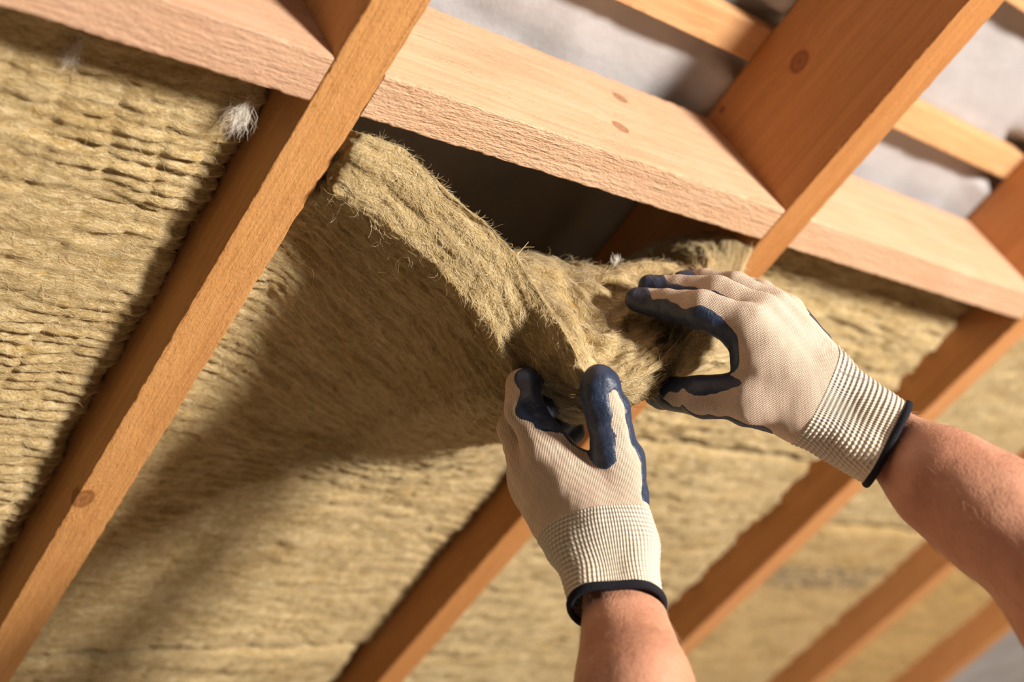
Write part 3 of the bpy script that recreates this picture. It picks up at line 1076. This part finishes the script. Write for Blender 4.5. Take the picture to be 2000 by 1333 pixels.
P2 = (-.1, .4, .92, .12)
right_palm = [
    bone((1575, 765, 0.909, 50), (1464, 642, 0.912, 43), P2, (-.9, .3, .1, .72)),
    bone((1595, 745, 0.914, 50), (1487, 617, 0.932, 40), P2),
    bone((1608, 732, 0.926, 46), (1512, 607, 0.956, 36), P2),
    bone((1616, 728, 0.936, 44), (1537, 612, 0.976, 32), P2, (.5, -.3, .8, .2)),
    bone((1568, 798, 0.906, 52), (1470, 782, 0.905, 48), (0, .5, .86, .05), (-.5, -.8, 0, .75)),
    bone((1560, 770, 0.904, 56), (1484, 706, 0.910, 52), P2, (-.95, .05, .1, .74))]
right_cuff = [bone((1622, 752, 0.914, 54), (1790, 862, 0.878, 51)), bone((1571, 814, 0.906, 54), (1742, 916, 0.876, 51))]
right_fingers = [
    [bone((1464, 642, 0.916, 42), (1372, 604, 0.925, 37), (-.15, .8, -.58, .48), (0, .7, .7, .1)),
     bone((1372, 604, 0.929, 37), (1302, 594, 0.950, 30), (0, .8, -.6, .22), (0, .6, .8, 0)),
     bone((1302, 594, 0.954, 30), (1244, 586, 0.965, 24), (0, .8, -.6, .0), (0, .6, .8, 0), tip=.3)],
    [bone((1485, 612, 0.936, 38), (1402, 573, 0.950, 33), (0, .85, -.52, .38), (0, .6, .8, .1)),
     bone((1402, 573, 0.954, 33), (1327, 566, 0.970, 28), (0, .85, -.5, .2), (0, .6, .8, 0)),
     bone((1327, 566, 0.974, 28), (1270, 562, 0.980, 24), (0, .8, -.6, -.1), (0, .6, .8, 0), tip=.2)],
    [bone((1510, 602, 0.960, 34), (1437, 561, 0.975, 30), (0, .85, -.5, .40), (0, .6, .8, .1)),
     bone((1437, 561, 0.979, 30), (1377, 553, 0.995, 26), (0, .95, -.2, 0), (0, .6, .8, 0)),
     bone((1377, 553, 0.999, 26), (1335, 553, 1.000, 22), (0, .8, -.6, -.1), (0, .6, .8, 0), tip=.2)],
    [bone((1535, 607, 0.980, 30), (1487, 573, 0.995, 26), (0, .85, -.5, .40), (0, .6, .8, .1)),
     bone((1487, 573, 0.999, 26), (1442, 557, 1.010, 22), (0, .95, -.2, 0), (0, .6, .8, 0)),
     bone((1442, 557, 1.014, 22), (1412, 553, 1.020, 19), (0, .8, -.6, -.1), tip=.2)],
    [bone((1470, 780, 0.909, 46), (1372, 775, 0.928, 39), (.0, -.8, -.6, .62), (0, -.7, .7, .3), (0, .5, .86, .05)),
     bone((1372, 775, 0.932, 39), (1288, 768, 0.972, 29), (0, -.8, -.6, .42), (0, .5, .86, 0), (0, -.7, .7, .2), tip=.45)]]


def arm_mesh():
    A = [bone((1182, 1135, .874, 44), (1215, 1345, .81, 86)), bone((1240, 1135, .874, 43), (1268, 1345, .81, 87)),
         bone((1242, 1345, .80, 100), (1272, 1580, .755, 138)), bone((1272, 1580, .755, 138), (1300, 1900, .70, 125))]
    B = [bone((1730, 828, .906, 37), (1864, 925, .862, 75)), bone((1700, 868, .905, 37), (1828, 960, .862, 75)),
         bone((1843, 943, .860, 88), (1940, 1008, .840, 110)), bone((1940, 1008, .840, 110), (2150, 1185, .79, 150)),
         bone((2150, 1185, .79, 150), (2480, 1470, .70, 145))]
    def add(ch, q, r):
        e = ch[-1]
        ch.append((e[1], np.array(q, np.float32), e[3], r, (), 0))
    add(A, (.22, .50, .56), .055)
    add(B, (.60, .42, .52), .058)
    parts = []
    off = 0
    for ch in (A, B):
        def fn(P, ch=ch):
            d = cap(P, ch[0])
            for b in ch[1:]:
                d = smin(d, cap(P, b), .02)
            return d
        V, F = grid_mesh(ch, fn, .0028)
        V = relax(V, F, 4)
        N = vnormals(V, F)
        V = V + N * (.0018 * vnoise(V, (18, 22, 18), 3) + .0007 * vnoise(V, (60, 60, 60), 5))[:, None]
        parts.append((V, F + off))
        off += len(V)
    V = np.concatenate([p[0] for p in parts])
    F = np.concatenate([p[1] for p in parts])
    return V, F


AV, AF = arm_mesh()
person = mesh_obj('person', cam_w(AV), AF, SKIN)
tag(person, 'person reaching in from the lower right with bare forearms and cream and navy work gloves', 'person')
make_glove(person, left_palm, left_cuff, left_fingers, (1184, 1010, .885), (1214, 1184, .850), (-.12, 0, -.68),
           'glove pinching the slab from below')
make_glove(person, right_palm, right_cuff, right_fingers, (1597, 783, .893), (1737, 858, .889), (0, 0, -.15),
           'glove laid over the top of the slab')


def arm_hair():
    N = vnormals(AV, AF)
    r = np.random.default_rng(2)
    fc = AV[AF].mean(1)
    zone = ((fc[:, 2] > .76) & (fc[:, 1] < .36)).astype(float)
    C = np.zeros_like(AV)
    C[:, 0] = AV @ np.array([.75, .65, -.2])
    Vt, Ft, idv = strands(AV, AF, C, 3200, rad=(.00005, .00009), length=(.006, .013), lift=.0002, stick=1.0, seed=21, sel=zone, vary=.3, pts=5, curly=.4, rise=(.12, .35))
    o = mesh_obj('arm_hair', cam_w(Vt), Ft, fibre_mat('fair_hair', [(0, (.42, .26, .15)), (1, (.75, .58, .42))]), parent=person,
                 attrs={'tone': r.random(3200)[idv]})
    tag(o, kind='stuff')


arm_hair()
